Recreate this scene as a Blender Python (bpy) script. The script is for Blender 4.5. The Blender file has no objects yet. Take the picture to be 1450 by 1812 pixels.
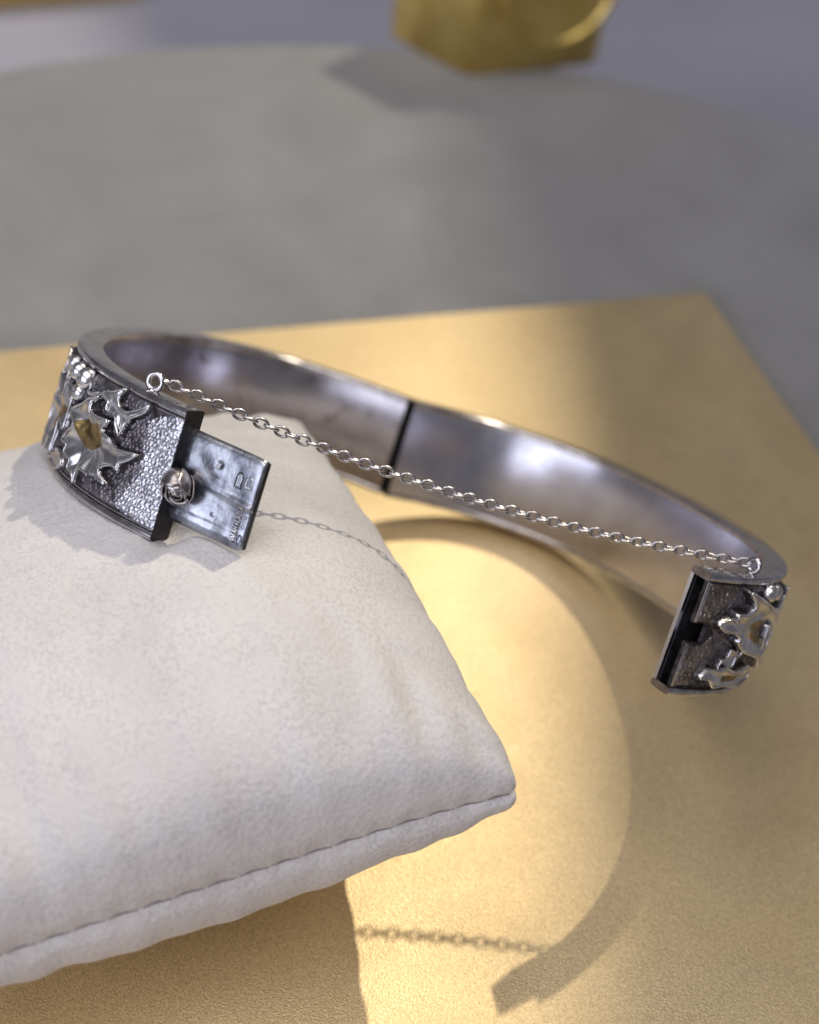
import bpy, math, random
import numpy as np
from mathutils import Vector, Matrix

random.seed(7)
rng = np.random.default_rng(11)
S = 0.001                     # everything below is laid out in millimetres
scene = bpy.context.scene
COL = scene.collection

# ------------------------------------------------------------------ camera
cam_d = bpy.data.cameras.new('camera')
cam = bpy.data.objects.new('camera', cam_d)
COL.objects.link(cam)
# columns: camera x, y(down), z(forward) expressed in the world
MC = np.array([[0.98717517, 0.15964079, 0.0],
               [0.10999441, -0.68017549, 0.72474998],
               [0.11569966, -0.71545518, -0.68901195]])
CAM_H = 157.113
mw = Matrix(((MC[0, 0], -MC[0, 1], -MC[0, 2], 0.0),
             (MC[1, 0], -MC[1, 1], -MC[1, 2], 0.0),
             (MC[2, 0], -MC[2, 1], -MC[2, 2], CAM_H * S),
             (0, 0, 0, 1)))
cam.matrix_world = mw
cam_d.sensor_fit = 'HORIZONTAL'
cam_d.sensor_width = 36.0
cam_d.lens = 2610.64 / 1450.0 * 36.0
cam_d.clip_start = 0.005
cam_d.clip_end = 50.0
cam_d.dof.use_dof = True
cam_d.dof.focus_distance = 0.164
cam_d.dof.aperture_fstop = cam_d.lens / 3.5
scene.camera = cam

# ------------------------------------------------------------------ world and lamps
world = bpy.data.worlds.new('World')
scene.world = world
world.use_nodes = True
bg = world.node_tree.nodes['Background']
bg.inputs['Color'].default_value = (0.80, 0.79, 0.90, 1)
bg.inputs['Strength'].default_value = 0.155


def aim(o, target):
    d = Vector(target) * S - o.location
    o.rotation_euler = d.to_track_quat('-Z', 'Y').to_euler()


def area(name, loc, target, sx, sy, power, col):
    l = bpy.data.lights.new(name, 'AREA')
    l.shape = 'RECTANGLE'
    l.size = sx * S
    l.size_y = sy * S
    l.energy = power
    l.color = col
    o = bpy.data.objects.new(name, l)
    COL.objects.link(o)
    o.location = Vector(loc) * S
    aim(o, target)
    return o


# the display-case spot behind the board: throws the shadows towards the camera
sp = bpy.data.lights.new('case_spot', 'SPOT')
sp.energy = 67.0
sp.color = (1.0, 0.90, 0.71)
sp.shadow_soft_size = 0.0155
sp.spot_size = math.radians(35.14)
sp.spot_blend = 0.012
spo = bpy.data.objects.new('case_spot', sp)
COL.objects.link(spo)
spo.location = Vector((501.0, 1185.0, 1357.5)) * S
aim(spo, (-680.0, -80.0, 0.0))

area('overhead_fill', (-160, -60, 1150), (0, 160, 0), 1300, 900, 8.9, (1.0, 0.955, 0.945))  # soft fill lamp added overhead, not a known fitting
area('cool_side_fill', (-560, -620, 430), (0, 130, 20), 1000, 620, 5.2, (0.82, 0.84, 1.0))  # bluish fill lamp added on the camera side, no known window there

scene.view_settings.view_transform = 'Standard'
scene.view_settings.look = 'None'
scene.view_settings.exposure = 0.0
scene.view_settings.gamma = 1.0
scene.cycles.max_bounces = 10
scene.cycles.glossy_bounces = 6

# ------------------------------------------------------------------ material helpers


def new_mat(name):
    m = bpy.data.materials.new(name)
    m.use_nodes = True
    nt = m.node_tree
    b = nt.nodes['Principled BSDF']
    return m, nt, b


def N(nt, typ, **kw):
    n = nt.nodes.new(typ)
    for k, v in kw.items():
        setattr(n, k, v)
    return n


def tex_coord(nt, scale):
    """object coordinates in millimetres times a scale"""
    tc = N(nt, 'ShaderNodeTexCoord')
    mp = N(nt, 'ShaderNodeMapping')
    mp.inputs['Scale'].default_value = (1000 * scale,) * 3 if not isinstance(scale, tuple) else tuple(1000 * q for q in scale)
    nt.links.new(tc.outputs['Object'], mp.inputs['Vector'])
    return mp.outputs['Vector']


def noise(nt, vec, scale, detail=4.0, rough=0.55, dist=0.0):
    n = N(nt, 'ShaderNodeTexNoise')
    n.inputs['Scale'].default_value = scale
    n.inputs['Detail'].default_value = detail
    n.inputs['Roughness'].default_value = rough
    n.inputs['Distortion'].default_value = dist
    nt.links.new(vec, n.inputs['Vector'])
    return n.outputs['Fac']


def ramp(nt, fac, stops):
    r = N(nt, 'ShaderNodeValToRGB')
    el = r.color_ramp.elements
    while len(el) < len(stops):
        el.new(0.5)
    for e, (p, c) in zip(el, stops):
        e.position = p
        e.color = (*c, 1) if len(c) == 3 else c
    nt.links.new(fac, r.inputs['Fac'])
    return r.outputs['Color']


def mix(nt, fac, a, b, mode='MIX'):
    m = N(nt, 'ShaderNodeMix', data_type='RGBA', blend_type=mode)
    if isinstance(fac, (int, float)):
        m.inputs['Factor'].default_value = fac
    else:
        nt.links.new(fac, m.inputs['Factor'])
    for sock, v in ((m.inputs['A'], a), (m.inputs['B'], b)):
        if isinstance(v, tuple):
            sock.default_value = (*v, 1)
        else:
            nt.links.new(v, sock)
    return m.outputs['Result']


def bump(nt, b, h, strength, dist_mm):
    n = N(nt, 'ShaderNodeBump')
    n.inputs['Strength'].default_value = strength
    n.inputs['Distance'].default_value = dist_mm * S
    nt.links.new(h, n.inputs['Height'])
    nt.links.new(n.outputs['Normal'], b.inputs['Normal'])
    return n


def silver(name, lo, hi, metallic, r0, r1, nscale=0.35, bstr=0.15, bdist=0.05, bscale=1.5, lo2=None):
    m, nt, b = new_mat(name)
    v = tex_coord(nt, 1.0)
    f = noise(nt, v, nscale, 5.0, 0.6, 0.3)
    col = ramp(nt, f, [(0.32, lo), (0.62, hi)])
    if lo2:
        f2 = noise(nt, v, nscale * 2.6, 3.0, 0.5, 0.6)
        k = ramp(nt, f2, [(0.60, (0, 0, 0)), (0.72, (0.8, 0.8, 0.8))])
        col = mix(nt, k, col, lo2)
    nt.links.new(col, b.inputs['Base Color'])
    b.inputs['Metallic'].default_value = metallic
    rr = N(nt, 'ShaderNodeMapRange')
    rr.inputs['To Min'].default_value = r0
    rr.inputs['To Max'].default_value = r1
    f3 = noise(nt, v, nscale * 2.0, 4.0, 0.6)
    nt.links.new(f3, rr.inputs['Value'])
    nt.links.new(rr.outputs['Result'], b.inputs['Roughness'])
    fb = noise(nt, v, bscale, 4.0, 0.55)
    bump(nt, b, fb, bstr, bdist)
    return m


M_INNER = silver('polished_silver', (0.62, 0.61, 0.68), (0.76, 0.755, 0.84), 1.0, 0.18, 0.30, 0.16, 0.16, 0.08, 0.35)
M_INNER_T = silver('tarnished_inner_silver', (0.44, 0.41, 0.43), (0.62, 0.60, 0.64), 1.0, 0.16, 0.28, 0.14, 0.2, 0.10, 0.3, (0.24, 0.20, 0.19))
M_RIM = silver('rim_silver', (0.38, 0.36, 0.365), (0.68, 0.66, 0.67), 1.0, 0.12, 0.22, 0.5, 0.15, 0.04, 1.2)
M_LEAF = silver('leaf_silver', (0.62, 0.62, 0.63), (0.88, 0.88, 0.89), 1.0, 0.18, 0.30, 0.6, 0.25, 0.06, 1.4)
M_BLADE = silver('oxidised_leaf_silver', (0.50, 0.49, 0.495), (0.80, 0.79, 0.80), 1.0, 0.22, 0.34, 0.4, 0.2, 0.06, 1.0)
M_STIPPLE = silver('stippled_silver_ground', (0.05, 0.046, 0.052), (0.27, 0.25, 0.27), 0.95, 0.34, 0.5, 0.5, 0.4, 0.05, 3.2)
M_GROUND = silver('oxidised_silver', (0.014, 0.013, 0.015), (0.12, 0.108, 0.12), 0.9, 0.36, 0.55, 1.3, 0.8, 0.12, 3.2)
M_GRAN = silver('granulated_silver', (0.34, 0.34, 0.38), (0.66, 0.67, 0.72), 1.0, 0.24, 0.38, 0.5, 0.15, 0.03, 3.0)
M_GRAN_D = silver('tarnished_granulation', (0.14, 0.115, 0.10), (0.38, 0.33, 0.30), 1.0, 0.36, 0.5, 0.5, 0.15, 0.03, 3.0)
M_TONGUE = silver('tongue_silver', (0.13, 0.14, 0.17), (0.50, 0.52, 0.57), 1.0, 0.20, 0.40, 0.35, 0.5, 0.10, 1.1)
M_CHAIN = silver('chain_silver', (0.38, 0.36, 0.365), (0.60, 0.58, 0.58), 1.0, 0.20, 0.32, 0.8, 0.1, 0.02, 3.0)
M_KNOB = silver('knob_silver', (0.26, 0.235, 0.235), (0.60, 0.56, 0.56), 1.0, 0.22, 0.36, 0.9, 0.2, 0.03, 3.0)
M_BLACK = silver('black_oxide', (0.010, 0.010, 0.012), (0.035, 0.032, 0.034), 0.6, 0.35, 0.55, 0.8, 0.3, 0.05, 2.0)
M_GILD = silver('worn_gilding', (0.16, 0.11, 0.05), (0.42, 0.30, 0.13), 1.0, 0.28, 0.45, 0.8, 0.5, 0.08, 2.2)

# gold card: fine metallic paper with sparkling grain
M_GOLD, nt, b = new_mat('gold_card')
v = tex_coord(nt, 1.0)
cl = noise(nt, v, 0.045, 3.0, 0.55)
gr = noise(nt, v, 3.6, 4.0, 0.7)
base = ramp(nt, cl, [(0.35, (0.87, 0.685, 0.405)), (0.65, (0.92, 0.745, 0.46))])
sp_c = ramp(nt, gr, [(0.36, (0.72, 0.70, 0.66)), (0.62, (1.0, 1.0, 1.0))])
nt.links.new(mix(nt, 1.0, base, sp_c, 'MULTIPLY'), b.inputs['Base Color'])
b.inputs['Metallic'].default_value = 0.95
scf = noise(nt, v, 0.10, 6.0, 0.7, 0.5)
srr = N(nt, 'ShaderNodeMapRange')
srr.inputs['From Min'].default_value = 0.3
srr.inputs['From Max'].default_value = 0.7
srr.inputs['To Min'].default_value = 0.47
srr.inputs['To Max'].default_value = 0.54
nt.links.new(scf, srr.inputs['Value'])
nt.links.new(srr.outputs['Result'], b.inputs['Roughness'])
vo = N(nt, 'ShaderNodeTexVoronoi')
vo.inputs['Scale'].default_value = 4.5
nt.links.new(v, vo.inputs['Vector'])
hm = N(nt, 'ShaderNodeMath', operation='ADD')
nt.links.new(vo.outputs['Distance'], hm.inputs[0])
nt.links.new(gr, hm.inputs[1])
bump(nt, b, hm.outputs[0], 0.55, 0.06)

M_CARD_EDGE, nt, b = new_mat('card_edge')
v = tex_coord(nt, 1.0)
nt.links.new(ramp(nt, noise(nt, v, 1.5), [(0.3, (0.36, 0.27, 0.15)), (0.7, (0.46, 0.35, 0.20))]), b.inputs['Base Color'])
b.inputs['Roughness'].default_value = 0.7

# cream leather
M_LEATHER, nt, b = new_mat('cream_leather')
v = tex_coord(nt, 1.0)
big = noise(nt, v, 0.06, 3.0, 0.5)
pores = noise(nt, v, 2.2, 1.5, 0.45, 0.25)
fine = noise(nt, v, 4.5, 3.0, 0.6)
c1 = ramp(nt, big, [(0.35, (0.605, 0.58, 0.57)), (0.65, (0.68, 0.658, 0.65))])
wv = N(nt, 'ShaderNodeTexNoise')
wv.inputs['Scale'].default_value = 1.1
nt.links.new(v, wv.inputs['Vector'])
wa = N(nt, 'ShaderNodeVectorMath', operation='MULTIPLY_ADD')
nt.links.new(wv.outputs['Color'], wa.inputs[0])
wa.inputs[1].default_value = (0.55, 0.55, 0.55)
nt.links.new(v, wa.inputs[2])
pv = N(nt, 'ShaderNodeTexVoronoi', feature='SMOOTH_F1')
pv.inputs['Scale'].default_value = 1.5
pv.inputs['Smoothness'].default_value = 0.3
nt.links.new(wa.outputs[0], pv.inputs['Vector'])
patch = noise(nt, v, 0.22, 3.0, 0.6)
c2 = ramp(nt, pores, [(0.38, (0.86, 0.855, 0.865)), (0.54, (1.0, 1.0, 1.0))])
c2 = mix(nt, ramp(nt, patch, [(0.35, (0.25, 0.25, 0.25)), (0.6, (1, 1, 1))]), (0.97, 0.97, 0.97), c2)
nt.links.new(mix(nt, 1.0, c1, c2, 'MULTIPLY'), b.inputs['Base Color'])
b.inputs['Roughness'].default_value = 0.62
b.inputs['Specular IOR Level'].default_value = 0.35
b.inputs['Sheen Weight'].default_value = 0.15
hm = N(nt, 'ShaderNodeMath', operation='MULTIPLY_ADD')
nt.links.new(pv.outputs['Distance'], hm.inputs[0])
hm.inputs[1].default_value = 1.2
nt.links.new(fine, hm.inputs[2])
bump(nt, b, hm.outputs[0], 0.5, 0.12)

M_THREAD, nt, b = new_mat('seam_thread')
v = tex_coord(nt, 1.0)
nt.links.new(ramp(nt, noise(nt, v, 4.0), [(0.3, (0.16, 0.125, 0.115)), (0.7, (0.26, 0.21, 0.19))]), b.inputs['Base Color'])
b.inputs['Roughness'].default_value = 0.8

# grey suede of the round plinth
M_SUEDE, nt, b = new_mat('grey_suede')
v = tex_coord(nt, 1.0)
n1 = noise(nt, v, 0.03, 5.0, 0.65, 0.8)
n2 = noise(nt, v, 2.0, 3.0, 0.6)
c1 = ramp(nt, n1, [(0.30, (0.188, 0.185, 0.183)), (0.70, (0.245, 0.243, 0.244))])
c2 = ramp(nt, n2, [(0.30, (0.86, 0.86, 0.86)), (0.70, (1, 1, 1))])
nt.links.new(mix(nt, 1.0, c1, c2, 'MULTIPLY'), b.inputs['Base Color'])
b.inputs['Roughness'].default_value = 0.92
b.inputs['Sheen Weight'].default_value = 0.35
b.inputs['Sheen Roughness'].default_value = 0.5
bump(nt, b, n2, 0.5, 0.15)

M_SHELF, nt, b = new_mat('lavender_shelf')
v = tex_coord(nt, 1.0)
n1 = noise(nt, v, 0.012, 3.0, 0.5)
nt.links.new(ramp(nt, n1, [(0.3, (0.30, 0.30, 0.36)), (0.7, (0.37, 0.37, 0.44))]), b.inputs['Base Color'])
b.inputs['Roughness'].default_value = 0.55
bump(nt, b, noise(nt, v, 1.0), 0.2, 0.1)

M_BLOCK, nt, b = new_mat('gold_lacquer')
v = tex_coord(nt, 1.0)
n1 = noise(nt, v, 0.15, 3.0, 0.5)
nt.links.new(ramp(nt, n1, [(0.3, (0.66, 0.47, 0.13)), (0.7, (0.80, 0.60, 0.22))]), b.inputs['Base Color'])
b.inputs['Metallic'].default_value = 0.9
b.inputs['Roughness'].default_value = 0.34
bump(nt, b, noise(nt, v, 0.8), 0.2, 0.1)

# ------------------------------------------------------------------ object helpers


def mesh_data(name, verts, faces, mat, smooth=True):
    me = bpy.data.meshes.new(name)
    me.from_pydata([tuple(q) for q in np.asarray(verts, float) * S], [], [tuple(int(i) for i in f) for f in faces])
    me.materials.append(mat)
    if smooth:
        me.polygons.foreach_set('use_smooth', [True] * len(me.polygons))
    me.update()
    return me


ORIG = {}


def build(name, verts, faces, mat, parent=None, origin=(0, 0, 0), smooth=True):
    """verts in world millimetres; the origin of a child is its parent's origin"""
    if parent is not None:
        o0 = ORIG[parent.name]
    else:
        o0 = np.array(origin, float)
    me = mesh_data(name, np.asarray(verts, float) - o0, faces, mat, smooth)
    o = bpy.data.objects.new(name, me)
    COL.objects.link(o)
    if parent is not None:
        o.parent = parent
    else:
        o.location = Vector(o0) * S
    ORIG[o.name] = o0
    return o


def empty(name, origin):
    o = bpy.data.objects.new(name, None)
    o.empty_display_size = 0.01
    COL.objects.link(o)
    o.location = Vector(origin) * S
    ORIG[o.name] = np.array(origin, float)
    return o


def tag(o, label=None, cat=None, group=None, kind=None):
    for k, val in (('label', label), ('category', cat), ('group', group), ('kind', kind)):
        if val:
            o[k] = val
    return o


def grid_faces(nu, nv, off=0, close_u=False):
    f = []
    for i in range(nu if close_u else nu - 1):
        for j in range(nv - 1):
            a = off + i * nv + j
            b_ = off + ((i + 1) % nu) * nv + j
            f.append((a, b_, b_ + 1, a + 1))
    return f


def auto_sharp(o, ang=40):
    me = o.data
    try:
        me.set_sharp_from_angle(angle=math.radians(ang))
    except Exception:
        pass
    return o


def lathe(profile, n, axis_o, ax, e1, e2, wob=None):
    """profile (r, h) swept round the axis ax at axis_o"""
    vs = []
    for i in range(n):
        a = 2 * math.pi * i / n
        for k, (r, h) in enumerate(profile):
            rr = r if wob is None else r * wob(a, k / (len(profile) - 1))
            vs.append(axis_o + ax * h + (e1 * math.cos(a) + e2 * math.sin(a)) * rr)
    return vs, grid_faces(n, len(profile), 0, True)


def tube(points, rad, n=8, closed=False):
    P = np.array(points, float)
    m = len(P)
    if closed:
        T = np.roll(P, -1, 0) - np.roll(P, 1, 0)
    else:
        T = np.gradient(P, axis=0)
    T /= np.linalg.norm(T, axis=1)[:, None]
    ref = np.array([0.3, 0.2, 1.0])
    vs = []
    for i in range(m):
        a = np.cross(T[i], ref)
        a /= np.linalg.norm(a)
        c = np.cross(T[i], a)
        r = rad[i] if hasattr(rad, '__len__') else rad
        for k in range(n):
            t = 2 * math.pi * k / n
            vs.append(P[i] + (a * math.cos(t) + c * math.sin(t)) * r)
    f = []
    for i in range(m if closed else m - 1):
        for k in range(n):
            j = (i + 1) % m
            f.append((i * n + k, i * n + (k + 1) % n, j * n + (k + 1) % n, j * n + k))
    if not closed:
        f.append(tuple(range(n))[::-1])
        f.append(tuple((m - 1) * n + k for k in range(n)))
    return vs, f


# ------------------------------------------------------------------ the setting
def disc(name, cx, cy, rad, ztop, zbot, edge, mat):
    prof = [(0.01, ztop), (rad * 0.5, ztop), (rad - edge, ztop)]
    for k in range(1, 9):
        a = k / 8 * math.pi / 2
        prof.append((rad - edge + edge * math.sin(a), ztop - edge + edge * math.cos(a)))
    prof += [(rad, zbot)]
    vs, f = lathe([(r, h) for r, h in prof], 128, np.array([cx, cy, 0.0]), np.array([0, 0, 1.0]), np.array([1.0, 0, 0]), np.array([0, 1.0, 0]))
    f.append(tuple(i * len(prof) for i in range(128)))
    return build(name, vs, f, mat, None, (cx, cy, ztop))


BOARD_T = 2.6
plinth = disc('plinth', 13.0, 149.0, 178.0, -BOARD_T - 0.05, -62.0, 3.0, M_SUEDE)
tag(plinth, kind='structure')
FZ = -62.2
shelf = build('shelf', [(-900, -500, FZ), (900, -500, FZ), (900, 1100, FZ), (-900, 1100, FZ),
                        (-900, -500, FZ - 20), (900, -500, FZ - 20), (900, 1100, FZ - 20), (-900, 1100, FZ - 20)],
              [(0, 1, 2, 3), (4, 7, 6, 5), (0, 4, 5, 1), (1, 5, 6, 2), (2, 6, 7, 3), (3, 7, 4, 0)], M_SHELF, None, (0, 300, FZ), False)
tag(shelf, kind='structure')

# gold card
c0 = np.array([49.1, 238.7])
dA = np.array([-120.4, -50.8]); dA /= np.linalg.norm(dA)
dB = np.array([-dA[1], dA[0]])
if dB[1] > 0:
    dB = -dB
LA, LB = 185.0, 200.0
bev = 0.35
cs = [c0, c0 + dA * LA, c0 + dA * LA + dB * LB, c0 + dB * LB]
ins = [c0 + (dA + dB) * bev, c0 + dA * (LA - bev) + dB * bev, c0 + dA * (LA - bev) + dB * (LB - bev), c0 + dA * bev + dB * (LB - bev)]
vs = [(*q, 0.0) for q in ins] + [(*q, -bev) for q in cs] + [(*q, -BOARD_T) for q in cs]
fs = [(0, 1, 2, 3)] + [(4 + i, 4 + (i + 1) % 4, (i + 1) % 4, i) for i in range(4)] + [(8 + i, 8 + (i + 1) % 4, 4 + (i + 1) % 4, 4 + i) for i in range(4)] + [(11, 10, 9, 8)]
board = build('gold_card', vs, fs, M_GOLD, None, (*c0, -BOARD_T), False)
bm_fix = board.data
bm_fix.materials.append(M_CARD_EDGE)
for pl in bm_fix.polygons:
    if 5 <= pl.index <= 8:
        pl.material_index = 1
tag(board, 'shiny gold card sheet lying under the pillow and bangle', 'card')

# ------------------------------------------------------------------ gold display blocks at the back


def block_with_hollow(name, A, B, C, z0, h, label, hollow=True):
    """block whose front face A-C carries a round hollow; A-B is its left side"""
    A, B, C = np.array(A, float), np.array(B, float), np.array(C, float)
    back = B - A
    wid = C - A
    L = np.linalg.norm(wid)
    zup = np.array([0, 0, 1.0])
    nf = np.array([wid[1], -wid[0], 0]) / L            # outward normal of the front face
    root = empty(name, (*((A + C) / 2 + back / 2), z0))
    A3, B3, C3 = np.array([*A, z0]), np.array([*B, z0]), np.array([*C, z0])
    W3 = np.array([*wid, 0.0]) ; K3 = np.array([*back, 0.0])
    r_b = 4.0
    # body: rounded-corner prism
    foot = []
    corners = [A3, C3, C3 + K3, B3]
    for i in range(4):
        p0, p1, p2 = corners[i - 1], corners[i], corners[(i + 1) % 4]
        d0 = (p0 - p1) / np.linalg.norm(p0 - p1)
        d1 = (p2 - p1) / np.linalg.norm(p2 - p1)
        for t in np.linspace(0, 1, 5):
            foot.append(p1 + d0 * r_b * (1 - t) ** 2 + d1 * r_b * t ** 2)
    n = len(foot)
    cen = sum(foot) / n
    rows = [(0.97, 0.0), (1.0, 0.8), (1.0, h - 0.8), (0.97, h)]
    vs = []
    for sc, hh in rows:
        for q in foot:
            w_ = cen + (q - cen) * sc
            vs.append(w_ + zup * hh)
    fs = []
    for r in range(3):
        for i in range(n):
            fs.append((r * n + i, r * n + (i + 1) % n, (r + 1) * n + (i + 1) % n, (r + 1) * n + i))
    fs.append(tuple(range(n))[::-1])
    fs.append(tuple(3 * n + i for i in range(n)))
    body = build('body', vs, fs, M_BLOCK, root)
    auto_sharp(body, 35)
    if hollow:
        # a raised round dish on the front face: rim ring plus a deep bowl
        ce = A3 + W3 * 0.56 + zup * (h * 0.62) + nf * 0.05
        e1 = W3 / L
        rad = L * 0.42
        prof = [(rad * 1.0, -1.0), (rad * 1.0, 1.8), (rad * 0.96, 2.6), (rad * 0.90, 2.4)]
        for t in np.linspace(0, 1, 9):
            prof.append((rad * 0.88 * math.cos(t * math.pi / 2) + 0.01, 1.9 - 1.6 * math.sin(t * math.pi / 2)))
        v2, f2 = lathe(prof, 48, ce, nf, e1, zup)
        build('dish', v2, f2, M_BLOCK, root)
    tag(root, label, 'display block')
    return root


block_with_hollow('display_block', (-3.0, 313.5), (-24.0, 328.0), (28.0, 331.0), -BOARD_T - 0.05, 34.0,
                  'gold block with a round dish on its front, on the grey plinth edge')

# long gold tray standing farther back on the shelf
def tray(name, P0, P1, wid, z0, h, label):
    P0, P1 = np.array([*P0, z0], float), np.array([*P1, z0], float)
    d = (P1 - P0) / np.linalg.norm(P1 - P0)
    n_ = np.array([-d[1], d[0], 0])
    prof = [(0, 0), (wid, 0), (wid + 3, h - 1), (wid + 2.5, h), (wid + 0.5, h), (wid - 1.5, 2.5), (1.5, 2.5), (-0.5, h), (-2.5, h), (-3, h - 1)]
    vs, m = [], len(prof)
    for P in (P0, P1):
        for q, hh in prof:
            vs.append(P + n_ * q + np.array([0, 0, hh]))
    fs = [(j, (j + 1) % m, m + (j + 1) % m, m + j) for j in range(m)] + [tuple(range(m))[::-1], tuple(m + j for j in range(m))]
    o = build(name, vs, fs, M_BLOCK, None, tuple((P0 + P1) / 2), False)
    return tag(o, label, 'tray')


tray('display_tray', (-238.0, 376.0), (-112.0, 448.0), 40.0, FZ + 0.05, 14.0, 'gold tray edge cut off by the top left corner of the picture')

# ------------------------------------------------------------------ leather pillow
PC = dict(cx=-29.059, cy=113.302, rot=0.470, sx=32.134, sy=37.739, h=20.186, zc=17.691, tx=-0.201, ty=-0.109, q=0.284, r=1.805)


def rotvec(r):
    r = np.array(r, float)
    th = np.linalg.norm(r) + 1e-12
    k = r / th
    K = np.array([[0, -k[2], k[1]], [k[2], 0, -k[0]], [-k[1], k[0], 0]])
    return np.eye(3) + math.sin(th) * K + (1 - math.cos(th)) * K @ K


PR = np.array([[math.cos(PC['rot']), -math.sin(PC['rot']), 0], [math.sin(PC['rot']), math.cos(PC['rot']), 0], [0, 0, 1]]) @ rotvec((PC['tx'], PC['ty'], 0))
PT = np.array([PC['cx'], PC['cy'], PC['zc']])

_ph = rng.uniform(0, 6.28, (10, 2))
_fr = rng.uniform(2.0, 9.0, (10, 2))


def lumps(U, V):
    z = np.zeros_like(U)
    for k in range(10):
        z += np.sin(_fr[k, 0] * U + _ph[k, 0]) * np.sin(_fr[k, 1] * V + _ph[k, 1]) / (_fr[k].sum())
    return z


def pillow_panel(side, n=150):
    g = np.sin(np.linspace(-1, 1, n) * math.pi / 2)
    g = np.sign(g) * (1 - (1 - np.abs(g)) ** 1.0)
    U, V = np.meshgrid(g, g, indexing='ij')
    prof = (np.clip(1 - np.abs(U) ** PC['r'], 0, 1) * np.clip(1 - np.abs(V) ** PC['r'], 0, 1)) ** PC['q']
    x = U * PC['sx']
    y = V * PC['sy']
    # rounded corners
    cr = 1 + 0.028 * (np.abs(U) ** 6) * (np.abs(V) ** 6) - 0.018 * (np.abs(U) ** 40) * (np.abs(V) ** 40)
    x, y = x * cr, y * cr
    z = PC['h'] * prof
    # seam: leather is pulled in at the stitching, with small puckers
    bl = np.clip((np.abs(U) - np.abs(V)) / 0.12 + 0.5, 0, 1)
    bl = bl * bl * (3 - 2 * bl)

    def along_f(f):
        return f(y) * bl + f(x) * (1 - bl)
    pk = along_f(lambda q: 0.5 + 0.5 * np.cos(2 * math.pi * q / 3.4))
    dist = np.exp(-(z / 0.5))
    pinch = dist * (0.50 + 0.18 * pk) + 0.07 * np.exp(-(z / 2.0)) * pk
    x -= np.sign(U) * pinch * np.abs(U) ** 6
    y -= np.sign(V) * pinch * np.abs(V) ** 6
    # folds running in from the seam and soft lumps of the filling
    fold = np.exp(-(z / 9.0)) * (1 - np.exp(-z / 1.5))
    z += fold * 0.75 * along_f(lambda q: np.sin(q * 0.55 + 1.0) + 0.6 * np.sin(q * 1.23 + 0.4))
    z += 1.1 * lumps(U * 1.2, V * 1.2) * prof
    # corner tucks
    for su in (-1, 1):
        for sv in (-1, 1):
            dd = np.hypot((U - su * 0.80), (V - sv * 0.84))
            ang = np.arctan2(V - sv * 0.84, U - su * 0.80)
            z -= 1.5 * np.exp(-((U - su * 0.74) / 0.055) ** 2 - ((V - sv * 0.86) / 0.13) ** 2) * prof
            z -= 0.8 * np.exp(-((U - su * 0.50) / 0.05) ** 2 - ((V - sv * 0.93) / 0.10) ** 2) * prof
            z += 0.5 * np.exp(-((U - su * 0.63) / 0.05) ** 2 - ((V - sv * 0.88) / 0.12) ** 2) * prof
    if side < 0:
        z = -(0.72 * z + 7.5 * prof ** 5)
    P = np.stack([x, y, z], -1).reshape(-1, 3) @ PR.T + PT
    P[:, 2] = np.maximum(P[:, 2], 0.12)
    return P, grid_faces(n, n), n


pil = empty('pillow', (PC['cx'], PC['cy'], 0.0))
tag(pil, 'plump cream leather pillow propping up one end of the bangle', 'pillow')
Pt, Ft, PN = pillow_panel(1)
Pb, Fb, _ = pillow_panel(-1)


def dent(P):
    return P


# ------------------------------------------------------------------ bangle frame
PB = dict(a=29.407925, b=31.433541, t=2.756373, th=0.7660917, n=2.316578, gapL=0.113109, gapR=0.139256,
          xR=0.01771, yR=-0.01452, cL2=0.520627, cL3=1.597718, cR2=-0.871951, cR3=-1.188627, hL=0.003241, hR=-0.014682)
BR = np.array([[0.9833547, -0.0989111, 0.1524143], [0.0063306, 0.8569829, 0.5153059], [-0.1815859, -0.5057637, 0.8433443]])
BT = np.array([-3.0160665, 167.969123, 10.6890657])
TH = PB['t']
HB = 7.5


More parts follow.
